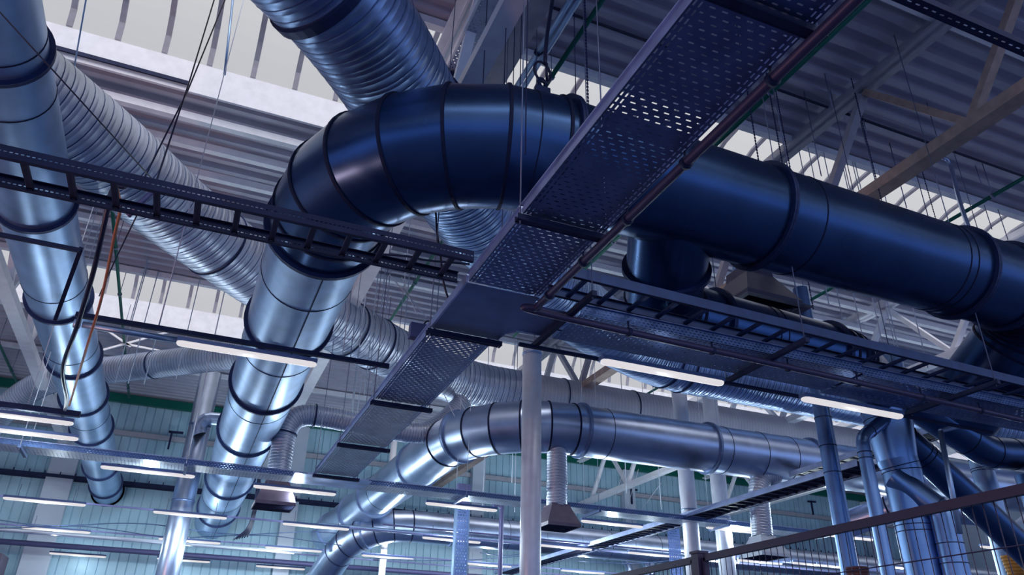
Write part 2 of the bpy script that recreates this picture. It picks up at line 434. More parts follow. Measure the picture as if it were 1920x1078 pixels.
def corr_wall(x0, x1, y, z0, z1, m, name):
    mb = MB(); n = int((x1-x0)/.27); p = (x1-x0)/n; xs = []
    for i in range(n):
        for u, h in ((0, 0), (.87, 0), (.89, .035), (.98, .035)): xs.append((x0+(i+u)*p, y+h))
    xs.append((x1, y)); k = len(xs)
    for z in (z0, z1):
        for xx, yy in xs: mb.v.append((xx, yy, z))
    for i in range(k-1): mb.quad(i, i+1, k+i+1, k+i)
    b = len(mb.v)
    mb.v += [(x0, y+.2, z0), (x1, y+.2, z0), (x1, y+.2, z1), (x0, y+.2, z1)]; mb.quad(b, b+3, b+2, b+1)
    return struct(name, mb, m)
corr_wall(X0, X1, Y1, 0, H+.1, M_WALL, 'wall_back')
struct('wall_left', MB().block(X0-.2, X0, 6, Y1+.2, 0, H+.1), M_WALLS)
struct('wall_right', MB().block(X1, X1+.2, 12, Y1+.2, 0, H+.1), M_WALLS)
# roof trusses run away from the camera every 6.1 m
TLAB = {-4.0: 'white roof truss at the far left above the pale spiral duct', 2.1: 'white roof truss above the perforated ceiling tray in the middle',
        8.2: 'grey and tan roof truss crossing the upper right corner', 14.3: 'white roof truss seen under the big dark duct on the right', 20.4: 'distant roof truss beyond the ducts on the far right'}
for tx, lb in TLAB.items():
    o = thing('roof_truss', lb, 'roof truss', (tx, Y0, 8.0))
    mt = M_BEAM if tx == 8.2 else M_WHITE
    mb = MB(); mb.box((tx, Y0, 9.72), (tx, Y1-.1, 9.72), .26, .05); mb.box((tx, Y0, 9.8), (tx, Y1-.1, 9.8), .04, .28); mb.build('top_chord', mt, o)
    mb = MB(); mb.box((tx, Y0, 8.0), (tx, Y1-.1, 8.0), .24, .16); mb.build('bottom_chord', M_TAN if tx == 8.2 else M_WHITE, o)
    y = -1.98; k = 0
    while y+1.35 < Y1-.3:
        za, zb = (8.08, 9.65) if k % 2 else (9.65, 8.08)
        mb = MB(); mb.box((tx, y+.03, za), (tx, y+1.32, zb), .13, .10); mb.build('diagonal_brace', (M_TAN if tx == 8.2 and y < 5.5 else mt), o); y += 1.35; k += 1
PUR = [(4.75, 'grey'), (7.7, 'skylight near edge'), (10.92, ''), (11.66, ''), (12.5, ''), (15.5, ''), (17.6, ''), (20.8, ''), (24, '')]
for i, (y, _) in enumerate(PUR):
    mb = MB(); z = 9.62 if i in (2, 3, 4) else 9.9
    mb.box((X0, y, z), (X1, y, z), .12, .13); struct('trim_%d' % (i+1), mb, M_WHITE)
o = thing('wind_brace', 'thin white cross bracing below the far left skylight', 'brace', at(190, 657, Y=20.75))
for a_, b_ in (((190, 657), (350, 613)), ((350, 613), (382, 632)), ((190, 612), (245, 650)), ((235, 645), (350, 668))):
    mb = MB(); mb.box(at(*a_, Y=20.75), at(*b_, Y=20.75), .05, .05); mb.build('brace_bar', M_WHITE, o)
# far wall rails, pilasters
for z, nm, lb, hh, mm in ((8.65, 'wall_rail', 'grey horizontal steel rail high on the teal back wall', .16, M_BEAM), (9.8, 'eaves_beam', 'dark green beam at the top of the back wall', .28, M_GREEN)):
    mb = MB(); mb.box((X0+.2, Y1-.12, z), (X1-.2, Y1-.12, z), .14, hh); tag(mb.build(nm, mm), lb, 'rail')
o = thing('wall_cable_ladder', 'dark cable ladder fixed along the teal back wall below the rail', 'cable ladder', (X0, 27.2, 7.0))
mb = MB()
for y in (27.36, 26.96): mb.box((X0+.3, y, 7.0), (X1-.3, y, 7.0), .03, .10)
mb.build('side_rail', M_DARK, o)
mb = MB(); x = X0+.5
while x < X1-.5: mb.box((x, 26.96, 7.03), (x, 27.36, 7.03), .05, .04); mb.box((x, 26.93, 7.0), (x, 26.93, 7.12), .03, .03); x += .42
r_ = mb.build('rung', M_DARK, o); r_['kind'] = 'stuff'
PIL = [(-3.9, .75, 'wide pale pilaster on the back wall behind the leftmost duct'), (3.15, .5, 'pale wall column behind the grilled hood on the left'), (9.9, .5, 'pale wall column just left of the round white column'),
       (16.5, .5, 'pale wall column right of the hooded duct drop'), (23.3, .5, 'pale wall column behind the pair of round white columns'), (29.5, .5, 'pale wall column at the far right behind the fence')]
for x, wd, lb in PIL:
    mb = MB(); mb.block(x-wd/2, x+wd/2, Y1-.35, Y1-.06, 0, 9.6); tag(mb.build('wall_column', M_WALLS), lb, 'column')
mb = MB(); mb.tube([(X0+.5, 25, 4.74), (X1-.5, 25, 4.74)], .075, 12); tag(mb.build('long_pipe', M_BLUE), 'long grey pipe along the very bottom in front of the back wall', 'pipe')
mb = MB(); mb.tube([(X0+.5, 21.9, 4.62), (3.0, 21.9, 4.62)], .04, 10); tag(mb.build('long_pipe', M_RODW), 'thin pale pipe just above the lowest lamp at bottom left', 'pipe')

# green pipes under the roof
for x, a, b, lb in ((3.55, 4.5, 17.5, 'green pipe running under the roof over the middle of the main tray'), (6.6, 3.5, 16, 'dark green pipe under the roof right of the perforated tray'),
                    (-2.43, 12.5, 25.5, 'green pipe under the roof behind the leftmost spiral duct'), (-5.5, 17, 27, 'green pipe under the roof at the far left edge'), (11.8, 4, 24, 'green pipe under the roof behind the big dark duct')):
    mb = MB(); mb.tube([(x, a, 9.3), (x, b, 9.3)], .035, 10)
    o = thing('green_pipe', lb, 'pipe', (x, a, 9.3)); mb.build('pipe_run', M_GREEN, o)
    mb = MB(); y = a+.6
    while y < b:
        mb = MB(); mb.tube([(x, y, 9.33), (x, y, 10.07)], .008, 6); mb.tube([(x, y-.02, 9.3), (x, y+.02, 9.3)], .05, 10); mb.build('pipe_hanger', M_ROD, o); y += 2.3

# ------------------------------------------------------------------ large smooth ducts
NZ = 6.1
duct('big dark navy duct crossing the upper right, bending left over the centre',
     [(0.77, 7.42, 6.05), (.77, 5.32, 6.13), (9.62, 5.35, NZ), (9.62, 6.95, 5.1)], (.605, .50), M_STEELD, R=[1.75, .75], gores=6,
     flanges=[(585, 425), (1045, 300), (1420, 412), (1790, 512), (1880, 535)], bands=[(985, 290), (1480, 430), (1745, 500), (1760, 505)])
duct('wide steel duct running down the left centre away from the big bend',
     [(.77, 7.42, 6.04), (.77, 26.6, 6.02)], .56, M_STEEL,
     flanges=[(540, 600), (497, 712), (470, 802), (437, 893), (425, 955)], bands=[(575, 505), (530, 640), (490, 735), (432, 925)], nb=24, lockseam=(.15, -1))
duct('leftmost steel duct rising up the left edge of the picture',
     [(-2.45, -1.5, 6.66), (-2.45, 26.8, 6.66)], .42, M_STEEL,
     flanges=[(45, 70), (80, 370), (110, 555), (140, 665), (165, 738), (180, 798), (195, 868), (203, 905), (212, 935), (218, 962)], bands=[(40, 40), (60, 150), (100, 520), (137, 640), (172, 770)], nb=24)
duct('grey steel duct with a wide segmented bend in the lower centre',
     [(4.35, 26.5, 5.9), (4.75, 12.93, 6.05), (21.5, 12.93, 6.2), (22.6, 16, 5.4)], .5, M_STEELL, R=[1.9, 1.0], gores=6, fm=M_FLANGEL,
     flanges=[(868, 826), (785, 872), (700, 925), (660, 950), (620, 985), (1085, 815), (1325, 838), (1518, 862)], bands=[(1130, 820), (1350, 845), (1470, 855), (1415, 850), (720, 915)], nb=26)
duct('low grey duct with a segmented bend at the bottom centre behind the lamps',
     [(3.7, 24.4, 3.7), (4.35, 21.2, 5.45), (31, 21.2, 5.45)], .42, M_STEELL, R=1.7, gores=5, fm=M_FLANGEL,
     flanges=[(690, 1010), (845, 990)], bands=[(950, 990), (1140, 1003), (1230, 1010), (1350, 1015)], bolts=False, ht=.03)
duct('dark branch duct dropping from the big navy duct and running right',
     [(3.95, 5.35, 6.05), (4.55, 6.6, 5.40), (7.4, 6.75, 5.42), (8.55, 7.36, 5.42)], (.45, .36), M_STEELD, R=[.45, .7], gores=3,
     flanges=[(1245, 505), (1345, 560), (1560, 620)], bands=[(1430, 600), (1445, 603)], nb=20)
duct('pale duct with a rounded end low behind the vertical pipes on the right',
     [(12.9, 12.6, 4.75), (13.4, 11.6, 5.0), (15.5, 11.2, 5.0)], .27, M_STEELL, R=.35, gores=4, flanges=[], bolts=False)

# ------------------------------------------------------------------ collector with its branches on the right
HY = 7.5
duct('thick vertical collector duct on the right where the branches meet', [(8.82, HY, 5.85), (8.82, HY, 5.3), (8.84, HY, 4.45), (8.88, HY, 4.3), (8.9, HY, 1.2)], (.37, .345, .265, .255, .20), M_STEELM,
     flanges=[], bands=[(1655, 775), (1660, 790), (1685, 875), (1690, 885), (1705, 990), (1708, 1000)])
def branch(lb, path, r, R, m=M_STEELM, bands=(), g=4): return duct(lb, path, r, m, R=R, gores=g, bands=bands, seam=False)
branch('slim duct curling out of the collector and dropping straight down', [(8.6, HY-.15, 4.95), (8.04, HY-.2, 4.6), (8.04, HY-.2, 1.2)], .087, .22, bands=[(1612, 862), (1640, 820), (1612, 850)])
branch('straight duct sloping down to the right from the collector', [at(1695, 820, Y=HY), at(1940, 1050, Y=HY)], .20, None, M_STEELD, bands=[(1745, 845), (1740, 838)])
branch('upper duct sloping right from the collector top and levelling out', [at(1660, 722, Y=8), at(1850, 848, Y=8), at(2000, 858, Y=8)], .25, .9, M_STEELD, bands=[(1815, 820), (1850, 868), (1895, 870)], g=6)
branch('short elbow stub leaving the collector low and turning down', [at(1676, 893, Y=7.5), at(1766, 960, Y=7.15), at(1766, 960, Y=7.15)-Vector((0, 0, 2.6))], .165, .22, M_STEELM, bands=[(1765, 940), (1790, 1015), (1800, 1055)])
branch('slim upright pipe with a brown hose end left of the collector', [(8.75, 8.6, 7.6), (8.75, 8.6, 1.2)], .125, None, M_STEELM, bands=[(1552, 785), (1562, 885), (1557, 838)])
branch('upright duct with collars behind the sloping branches at far right', [at(1834, 850, Y=9), at(1834, 850, Y=9)-Vector((0, 0, 4))], .18, None, M_STEEL, bands=[(1840, 860), (1846, 885), (1844, 880)])
branch('far right dark upright duct behind the fence post', [(12.1, 7.9, 4.7), (12.3, 7.9, 1.2)], .2, None, M_STEELD)
mb = MB()
for k in range(14): mb.tube([(8.75, 8.47, 3.15-.045*k), (8.75, 8.47, 3.12-.045*k)], .15, 20); mb.tube([(8.75, 8.47, 3.12-.045*k), (8.75, 8.47, 3.105-.045*k)], .138, 20)
tag(mb.build('ribbed_hose', M_BROWN), 'brown ribbed hose at the foot of the slim upright pipe', 'hose')
mb = MB()
for k in range(14): c = (at(1893, 1042, Y=8.6).x+.01*k, 8.6, at(1893, 1042, Y=8.6).z-.05*k); mb.tube([c, (c[0], c[1], c[2]-.034)], .13, 20); mb.tube([(c[0], c[1], c[2]-.034), (c[0], c[1], c[2]-.05)], .118, 20)
tag(mb.build('ribbed_hose', M_YELLOW), 'yellow ribbed hose behind the fence in the lower right corner', 'hose')

# ------------------------------------------------------------------ spiral ducts
spiral_duct('thick dark spiral duct from the top passing behind the big bend',
            [(-1.6, 4.0, 7.5), (-.2, 5.1, 7.5), (.83, 6.05, 7.5), (3.07, 8.75, 7.5), (5.16, 10.46, 7.55), (6.9, 11.6, 7.6), (8.4, 12.2, 7.6), (10, 12.3, 7.6), (13, 12.3, 7.6), (17, 12.3, 7.6), (21, 12.3, 7.6)], .60, M_SPIRALD, pitch=.15,
            flanges=[(560, 10), (860, 160)], collars=[(1230, 720), (1265, 725)])
spiral_duct('pale spiral duct from the left edge sloping down behind the steel duct',
            [(-5.6, 5.6, 7.75), (-4.0, 7.3, 7.75), (-2.05, 9.45, 7.75), (-1.0, 10.75, 7.72), (.1, 11.95, 7.7), (1.3, 13.1, 7.7), (2.76, 14.2, 7.7), (4.3, 15.2, 7.7), (5.6, 15.62, 7.7), (7, 15.63, 7.7)], (.60, .52), M_SPIRAL, pitch=.15,
            collars=[(395, 470), (700, 650), (655, 610)])
spiral_duct('long pale duct running right behind the round white column',
            [(6.9, 15.63, 7.7), (9, 15.63, 7.7), (12, 15.63, 7.7), (15, 15.63, 7.7), (17.2, 15.63, 7.7), (18.1, 15.8, 7.55), (18.5, 16.3, 7.1), (18.6, 16.5, 6.6)], .5, M_PALE, pitch=.09, amp=.003, seam=M_PALES, collars=[(930, 745), (1050, 760), (1180, 780)])
spiral_duct('dull spiral duct curving down at the far left behind the steel duct',
            [(.6, 17.4, 8.3), (-1.2, 19, 8.3), (-2.6, 20.2, 8.3), (-3.5, 21.0, 8.3), (-4.3, 21.8, 8.1), (-4.9, 22.4, 7.6), (-5.2, 22.7, 6.9), (-5.3, 22.8, 6.2)], .33, M_SPIRAL, pitch=.08, amp=.007, collars=[(290, 685)])
ML = [(1.42, 15, 4.9), (1.42, 15, 5.3), (1.42, 15, 5.8), (1.5, 15, 6.08), (1.75, 15, 6.25), (2.2, 15, 6.27), (3.2, 15, 6.22), (3.9, 15, 6.2), (4.3, 15.0, 6.28), (4.7, 15.1, 6.6), (5.1, 15.2, 7.1)]
spiral_duct('small spiral duct with a hooded drop left of the centre tray', ML, .215, M_SPIRAL, pitch=.06, amp=.006, collars=[(545, 815), (590, 785)])
spiral_duct('short spiral drop under the grey duct beside the round white column', [(6.28, 12.93, 5.75), (6.28, 12.93, 5.2), (6.27, 12.93, 4.55)], .19, M_SPIRAL, pitch=.055, amp=.008)
spiral_duct('teal tinted spiral drop curving down under the far right grey duct', [(11.5, 12.93, 5.75), (11.15, 12.93, 5.6), (11.0, 12.93, 5.3), (10.98, 12.93, 4.9), (10.95, 12.93, 4.4)], .21, M_SPIRAL, pitch=.055, amp=.007)

def hood(label, c, top, wd, ht, m, tilt=0):
    """square air hood widening downwards with a slatted grille in its mouth"""
    o = thing('air_hood', label, 'air hood', c); x, y, z = c; a = wd/2; t = top/2
    mb = MB(); sq = lambda s, zz: [Vector((x-s, y-s, zz)), Vector((x+s, y-s, zz)), Vector((x+s, y+s, zz)), Vector((x-s, y+s, zz))]
    mb.rings([sq(t, z+ht), sq(t*1.02, z+ht*.92), sq(a, z+.06), sq(a, z), sq(a-.02, z), sq(a-.02, z+.05)], sm=False); mb.build('hood_body', m, o)
    n = 9
    mb = MB()
    for i in range(n):
        yy = y-a+.03+(wd-.06)*i/(n-1); mb.box((x-a+.02, yy, z+.02), (x+a-.02, yy, z+.02), .012, .04)
    mb.build('grille', M_DARK, o)
    return o
hood('grilled air hood under the small spiral drop in the left middle', (1.42, 15, 4.42), .40, .72, .5, M_RUST)
hood('plain air hood under the spiral drop beside the white column', (6.27, 12.93, 4.15), .36, .66, .42, M_RUST)
hood('pale air hood under the teal spiral drop on the right', (10.95, 12.93, 3.98), .38, .7, .42, M_WALLS)
hood('small grilled hood at the left edge above the long lamps', (-5.55, 20.5, 5.35), .4, .7, .5, M_RUST)
# square ceiling diffuser behind the dark duct: concentric louvres
o = thing('square_diffuser', 'square ceiling diffuser with concentric louvres behind the big navy duct', 'air diffuser', (7.6, 8.5, 6.85))
c = (7.6, 8.5, 6.85); mb = MB()
sq = lambda s, zz: [Vector((c[0]-s, c[1]-s, zz)), Vector((c[0]+s, c[1]-s, zz)), Vector((c[0]+s, c[1]+s, zz)), Vector((c[0]-s, c[1]+s, zz))]
mb.rings([sq(.25, c[2]+.75), sq(.26, c[2]+.6), sq(.52, c[2]+.12), sq(.52, c[2]+.02), sq(.62, c[2]), sq(.62, c[2]-.015), sq(.5, c[2])], sm=False); mb.build('hood_body', M_HOODD, o)
for i in range(6):
    s = .48-.075*i; mb = MB(); mb.rings([sq(s, c[2]-.005), sq(s-.045, c[2]+.05), sq(s-.05, c[2]+.045), sq(s-.012, c[2]-.01)], sm=False); mb.build('louvre', M_HOODD, o)
mb = MB(); s = .08; mb.rings([sq(.47, c[2]+.07), sq(.001, c[2]+.075)], sm=False); mb.build('back_plate', M_DARK, o)
spiral_duct('short spiral duct feeding the square ceiling diffuser', [(7.6, 8.5, 7.58), (7.6, 8.5, 8.1), (7.2, 8.5, 8.6), (6.5, 8.5, 8.65)], .24, M_SPIRALD, pitch=.06, amp=.006)

# ------------------------------------------------------------------ upright pipes and columns
def column(lb, x, y, r, z0, z1, m, bands=(), name='round_column', cat='column'):
    o = thing(name, lb, cat, (x, y, z0)); mb = MB(); mb.tube([(x, y, z0), (x, y, z1)], r, 32); mb.build('shaft', m, o)
    for z in bands:
        mb = MB(); mb.tube([(x, y, z-.015), (x, y, z+.015)], r+.008, 32); mb.build('collar', M_SPIRALG if m is not M_COLW else M_SPIRALD, o)
    return o
M_COLW = mat('pale_round_column', (0.82, 0.84, 0.94), .15, .35, noise=.06)
column('tall round white column in the middle of the picture', 5.02, 11.3, .165, 0, 6.86, M_COLW, bands=(6.75, 2.95, 3.02))
column('left one of two pale round columns behind the grey duct', 9.9, 13.9, .17, 0, 9.6, M_COLW, bands=(5.0,))
column('right one of two pale round columns behind the grey duct', 11.05, 14.3, .18, 0, 9.6, M_COLW, bands=(5.0,))
_q = at(395, 705, Y=19.4)
column('tall thin steel pipe left of the wide steel duct', _q.x, 19.4, .25, 0, 8.35, M_STEELL, bands=(7.0, 6.1, 5.2), name='upright_pipe', cat='pipe')
duct('short curved stub joining the thin upright pipe to the wide duct', [at(374, 815, Y=19.2), at(366, 782, Y=19.2), at(440, 788, Y=19.2)], .15, M_STEELL, R=.25, gores=4, seam=False)
column('thin white post behind the bend of the grey duct, right of the main tray', at(737, 850, Y=23).x, 23, .10, 0, 9.9, M_WHITE, name='thin_post', cat='post')
mb = MB(); mb.block(5.35, 5.62, 15.96, 15.962, 1.5, 5.3); o = thing('perforated_riser', 'blue perforated vertical cable riser left of the round white column', 'cable riser', (5.5, 16, 1.5)); mb.build('riser_sheet', M_PERF, o, origin=(5.5, 16, 1.5))
mb = MB(); mb.block(5.33, 5.36, 15.95, 16.1, 1.5, 5.3); mb.block(5.61, 5.64, 15.95, 16.1, 1.5, 5.3); mb.build('riser_edge', M_STEEL, o)
mb = MB(); mb.block(5.34, 5.63, 15.93, 16.07, 5.05, 5.5); mb.build('riser_cap', M_BLUE, o)
o = thing('perforated_riser', 'blue perforated riser between the two pale round columns', 'cable riser', (11.0, 16.2, 1.5))
mb = MB(); mb.block(10.85, 11.2, 16.2, 16.202, 1.5, 5.3); mb.build('riser_sheet', M_PERF, o, origin=(11.0, 16.2, 1.5))
mb = MB(); mb.tube(smooth_path([(6.0, 15.5, 5.0), (6.12, 15.5, 5.04), (6.2, 15.5, 4.95), (6.2, 15.5, 4.7), (6.2, 15.5, 1.5)], 6), .05, 10)
tag(mb.build('bent_pipe', M_BLUE), 'blue grey bent pipe just left of the round white column', 'pipe')
mb = MB(); mb.tube([at(1763, 808, Y=6.8), at(1800, 1000, Y=6.8)], .035, 10); mb.tube([at(1763, 808, Y=6.8), at(1925, 770, Y=6.8)], .03, 10)
tag(mb.build('bent_pipe', M_STEEL), 'thin grey pipe in front of the collector branches at far right', 'pipe')
mb = MB(); mb.tube(smooth_path([at(1925, 170, Y=7), at(1770, 285, Y=7), at(1758, 295, Y=7), at(1780, 305, Y=7), at(1800, 380, Y=7), at(1825, 450, Y=7)], 6), .035, 10)
tag(mb.build('bent_pipe', M_STEELL), 'grey pipe bending down beside the tan truss in the upper right', 'pipe')

# ------------------------------------------------------------------ trays and ladders
TZ = 4.75
def tray(label, a, b, axis, width, mbed, mrail, mlip, zb=TZ, rail=.07, group=None, rail_m2=None):
    """punched tray: bed, two upright rails with rolled lips. axis 0 runs along x, 1 along y; a,b = near-left corner, far-right corner"""
    (x0, y0), (x1, y1) = a, b
    o = thing('cable_tray', label, 'cable tray', (x0, y0, zb), group)
    mb = MB(); k = [(x0, y0, zb), (x1, y0, zb), (x1, y1, zb), (x0, y1, zb)]; mb.v += k; mb.quad(3, 2, 1, 0)
    mb.build('tray_bed', mbed, o, origin=(x0, y0, zb))
    for s in (0, 1):
        mb = MB()
        if axis == 1:
            x = x0 if s == 0 else x1; mb.block(x-.004, x+.004, y0, y1, zb, zb+rail)
            lip = MB().block(x-.022, x+.022, y0, y1, zb+rail, zb+rail+.012)
        else:
            y = y0 if s == 0 else y1; mb.block(x0, x1, y-.004, y+.004, zb, zb+rail)
            lip = MB().block(x0, x1, y-.022, y+.022, zb+rail, zb+rail+.012)
        rl = mb.build('side_rail', mrail, o, origin=(x0, y0, zb))
        lp = lip.build('rail_lip', mlip); lp.parent = rl; lp.matrix_parent_inverse = Matrix.Translation(-Vector((x0, y0, zb)))
    return o
XL, XR = 1.88, 2.56
tray('near punched length of the main tray at the top right', (XL, .9), (XR, 4.42), 1, .7, M_TRAYY, M_RAILTY, M_TRAYE)
tray('punched length of the main tray in front of the dark duct', (XL, 4.45), (XR, 5.62), 1, .7, M_TRAYY, M_RAILTY, M_TRAYE)
tray('punched length of the main tray just past the plain junction', (XL, 6.72), (XR, 9.07), 1, .7, M_TRAYY, M_RAILTY, M_TRAYE)
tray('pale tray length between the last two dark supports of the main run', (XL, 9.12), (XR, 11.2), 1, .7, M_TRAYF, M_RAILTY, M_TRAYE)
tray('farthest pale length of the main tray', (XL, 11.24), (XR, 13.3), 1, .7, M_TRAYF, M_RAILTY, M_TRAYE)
# plain junction plate
o = thing('tray_junction', 'plain dark blue junction plate where the main and cross trays meet', 'tray junction', (XL, 5.65, TZ))
mb = MB(); mb.block(XL, XR+.02, 5.64, 6.70, TZ-.004, TZ); mb.block(XR+.02, XR+.45, 5.80, 6.40, TZ-.004, TZ)
mb.build('junction_plate', M_TRAY, o)
mb = MB(); mb.block(XL-.02, XL+.004, 5.64, 6.70, TZ, TZ+.082); mb.build('side_rail', M_TRAYE, o)
mb = MB(); pts = [(XR+.02, 6.7, TZ+.03), (XR+.04, 6.52, TZ+.03), (XR+.12, 6.43, TZ+.03), (XR+.45, 6.40, TZ+.03)]
for p, q in zip(pts, pts[1:]): mb.box(p, q, .012, .07)
mb.build('corner_rail', M_TRAY, o)
# cross tray to the right
tray('dark punched cross tray running right from the junction', (3.08, 5.80), (6.6, 6.42), 0, .6, M_TRAYX, M_RAILT, M_TRAY, rail=.10)
tray('dark cross tray length in front of the collector duct on the right', (6.65, 5.85), (11.5, 6.50), 0, .6, M_TRAYX, M_RAILT, M_TRAY, rail=.10)
# far long cross tray
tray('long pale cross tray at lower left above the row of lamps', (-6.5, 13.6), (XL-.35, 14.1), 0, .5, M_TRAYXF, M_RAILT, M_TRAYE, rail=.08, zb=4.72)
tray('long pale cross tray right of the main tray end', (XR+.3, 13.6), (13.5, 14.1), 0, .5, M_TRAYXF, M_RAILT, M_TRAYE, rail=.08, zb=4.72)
o = thing('tray_junction', 'pale junction plate at the far end of the main tray', 'tray junction', (XL, 13.3, 4.72))
mb = MB(); mb.block(XL-.35, XR+.3, 13.32, 14.1, 4.716, 4.72); mb.build('junction_plate', M_TRAYE, o)
mb = MB(); pts = [(XL-.35, 13.6, 4.76), (XL-.1, 13.58, 4.76), (XL, 13.5, 4.76), (XL, 13.32, 4.76)]
for p, q in zip(pts, pts[1:]): mb.box(p, q, .02, .09)
mb.build('corner_rail', M_TRAYE, o); mb = MB(); pts = [(XR+.3, 13.6, 4.76), (XR+.1, 13.58, 4.76), (XR, 13.5, 4.76), (XR, 13.32, 4.76)]
for p, q in zip(pts, pts[1:]): mb.box(p, q, .02, .09)
mb.build('corner_rail', M_TRAYE, o)

def ladder(label, x0, x1, y0, y1, z, axis=0, step=.3, rh=.10, off=0, mr=None, mg=None, group=None, drift=0.0, bundle=0):
    o = thing('cable_ladder', label, 'cable ladder', (x0, y0, z), group)
    for s in (0, 1):
        mb = MB()
        if axis == 0:
            y = (y0, y1)[s]; d = drift
            mb.box((x0, y, z+rh/2), (x1, y+d, z+rh/2), .004, rh); fl = MB()
            for zz in (z, z+rh): fl.box((x0, y+(.018 if s == 0 else -.018), zz), (x1, y+d+(.018 if s == 0 else -.018), zz), .036, .004)
        else:
            x = (x0, x1)[s]; mb.box((x, y0, z+rh/2), (x, y1, z+rh/2), .004, rh); fl = MB()
            for zz in (z, z+rh): fl.box((x+(.018 if s == 0 else -.018), y0, zz), (x+(.018 if s == 0 else -.018), y1, zz), .036, .004)
        rl = mb.build('side_rail', mr or M_RAILX, o, origin=(x0, y0, z+rh/2-.5))
        ff = fl.build('rail_flange', M_DARK); ff.parent = rl; ff.matrix_parent_inverse = Matrix.Translation(-Vector((x0, y0, z+rh/2-.5)))
    L = (x1-x0) if axis == 0 else (y1-y0); n = int((L-off)/step)
    for i in range(n+1):
        t = off+i*step; mb = MB()
        if axis == 0:
            dd = drift*t/L; mb.block(x0+t-.022, x0+t+.022, y0+dd+.004, y1+dd-.004, z+.024, z+.03)
            mb.block(x0+t-.024, x0+t-.020, y0+dd+.004, y1+dd-.004, z+.026, z+.05); mb.block(x0+t+.020, x0+t+.024, y0+dd+.004, y1+dd-.004, z+.026, z+.05)
            mb.build('rung', mg or M_RUNG, o, origin=(x0+t-.5, y0, z))
        else:
            mb.block(x0+.004, x1-.004, y0+t-.022, y0+t+.022, z+.02, z+.045); mb.build('rung', mg or M_DARK, o)
    for i in range(bundle):
        mb = MB(); xx = x0+.05+i*(x1-x0-.1)/(bundle-1); mb.tube([(xx, y0+.05, z+.075), (xx, y1-.05, z+.075)], .03, 8); mb.build('laid_cable', M_CABLE, o)
    return o
ladder('dark cable ladder crossing left in front of the silver ducts', -3.2, 1.84, 5.40, 5.84, 4.83, off=.12, step=.297)
ladder('dark cable ladder running right above the cross tray', 2.75, 11.5, 5.36, 5.80, 4.88, off=.2, step=.34, drift=.25, mr=M_RAILR, mg=M_RAILR)
ladder('long dark cable ladder sloping across the lower right behind the grey pipe', 9.6, 10.15, 8.9, 24.5, 4.78, axis=1, step=.25, mr=M_TRAYE, bundle=6)
ladder('dark cable ladder above the upper sloping branch at far right', 11.5, 12.0, 5.5, 12.5, 5.6, axis=1, step=.3, mr=M_TRAYE, bundle=6)

def trapeze(label, x0, x1, y, z, top, m=M_DARK, rods=True, group=None, w=.045, h=.05, rx=.03):
    o = thing('support_channel', label, 'support', (x0, y, z), group)
    mb = MB(); mb.box((x0, y, z-.012), (x1, y, z-.012), w, .008)
    for s in (-1, 1): mb.box((x0, y+s*w/2, z+h/2-.02), (x1, y+s*w/2, z+h/2-.02), .006, h)
    mb.build('channel', m, o)
    if rods:
        for x in (x0+rx, x1-rx): mb = MB(); mb.tube([(x, y, z-.04), (x, y, top)], .006, 6); mb.build('hanger_rod', M_ROD, o)
    return o
TR = [(2.12, 'thick dark support under the main tray at the top edge'), (4.43, 'dark support bar under the main tray in front of the navy duct'), (6.71, 'dark support bar where the plain junction meets the punched tray'),
      (9.09, 'dark support bar under the main tray above the small spiral duct'), (11.22, 'second last dark support bar of the main tray'), (13.31, 'last dark support bar at the far end of the main tray')]
for y, lb in TR: trapeze(lb, XL-.05, XR+.07, y, TZ-.05, 10.07, h=.05, w=.06)
for (x, lb) in ((2.95, 'diagonal looking dark support at the start of the cross tray'), (5.35, 'dark support under cross tray and ladder left of the collector'), (8.05, 'dark support under cross tray and ladder right of the collector'), (10.6, 'dark support under cross tray at the far right')):
    o = thing('support_channel', lb, 'support', (x, 5.3, TZ-.05)); mb = MB(); mb.box((x, 5.28, TZ-.04), (x, 6.62, TZ-.04), .05, .05); mb.build('channel', M_DARK, o)
    for y in (5.32, 6.58): mb = MB(); mb.tube([(x, y, TZ-.08), (x, y, 10.07)], .006, 6); mb.build('hanger_rod', M_ROD, o)
for (x, lb) in ((-2.6, 'support under the long cross tray behind the leftmost duct'), (-.2, 'support under the long cross tray left of the wide duct'), (4.7, 'support under the long cross tray left of the white column'), (7.5, 'support under the long cross tray right of the white column'), (10.6, 'support under the long cross tray by the two pale columns')):
    o = thing('support_channel', lb, 'support', (x, 13.5, 4.68)); mb = MB(); mb.box((x, 13.5, 4.69), (x, 14.2, 4.69), .045, .045); mb.build('channel', M_SPIRALG, o)
    for y in (13.54, 14.16): mb = MB(); mb.tube([(x, y, 4.65), (x, y, 10.07)], .006, 6); mb.build('hanger_rod', M_RODW, o)
# drooping lamp-bar frame at the left
o = thing('bent_channel_frame', 'dark bent channel frame hanging across the leftmost duct', 'frame', at(0, 440, D=6.5))
mb = MB(); mb.box(at(-60, 428, D=6.5), at(152, 470, D=6.6), .035, .035); mb.build('arm', M_DARK, o)
mb = MB(); mb.box(at(152, 466, D=6.6), at(104, 598, D=7.4), .035, .035); mb.build('leg', M_DARK, o)

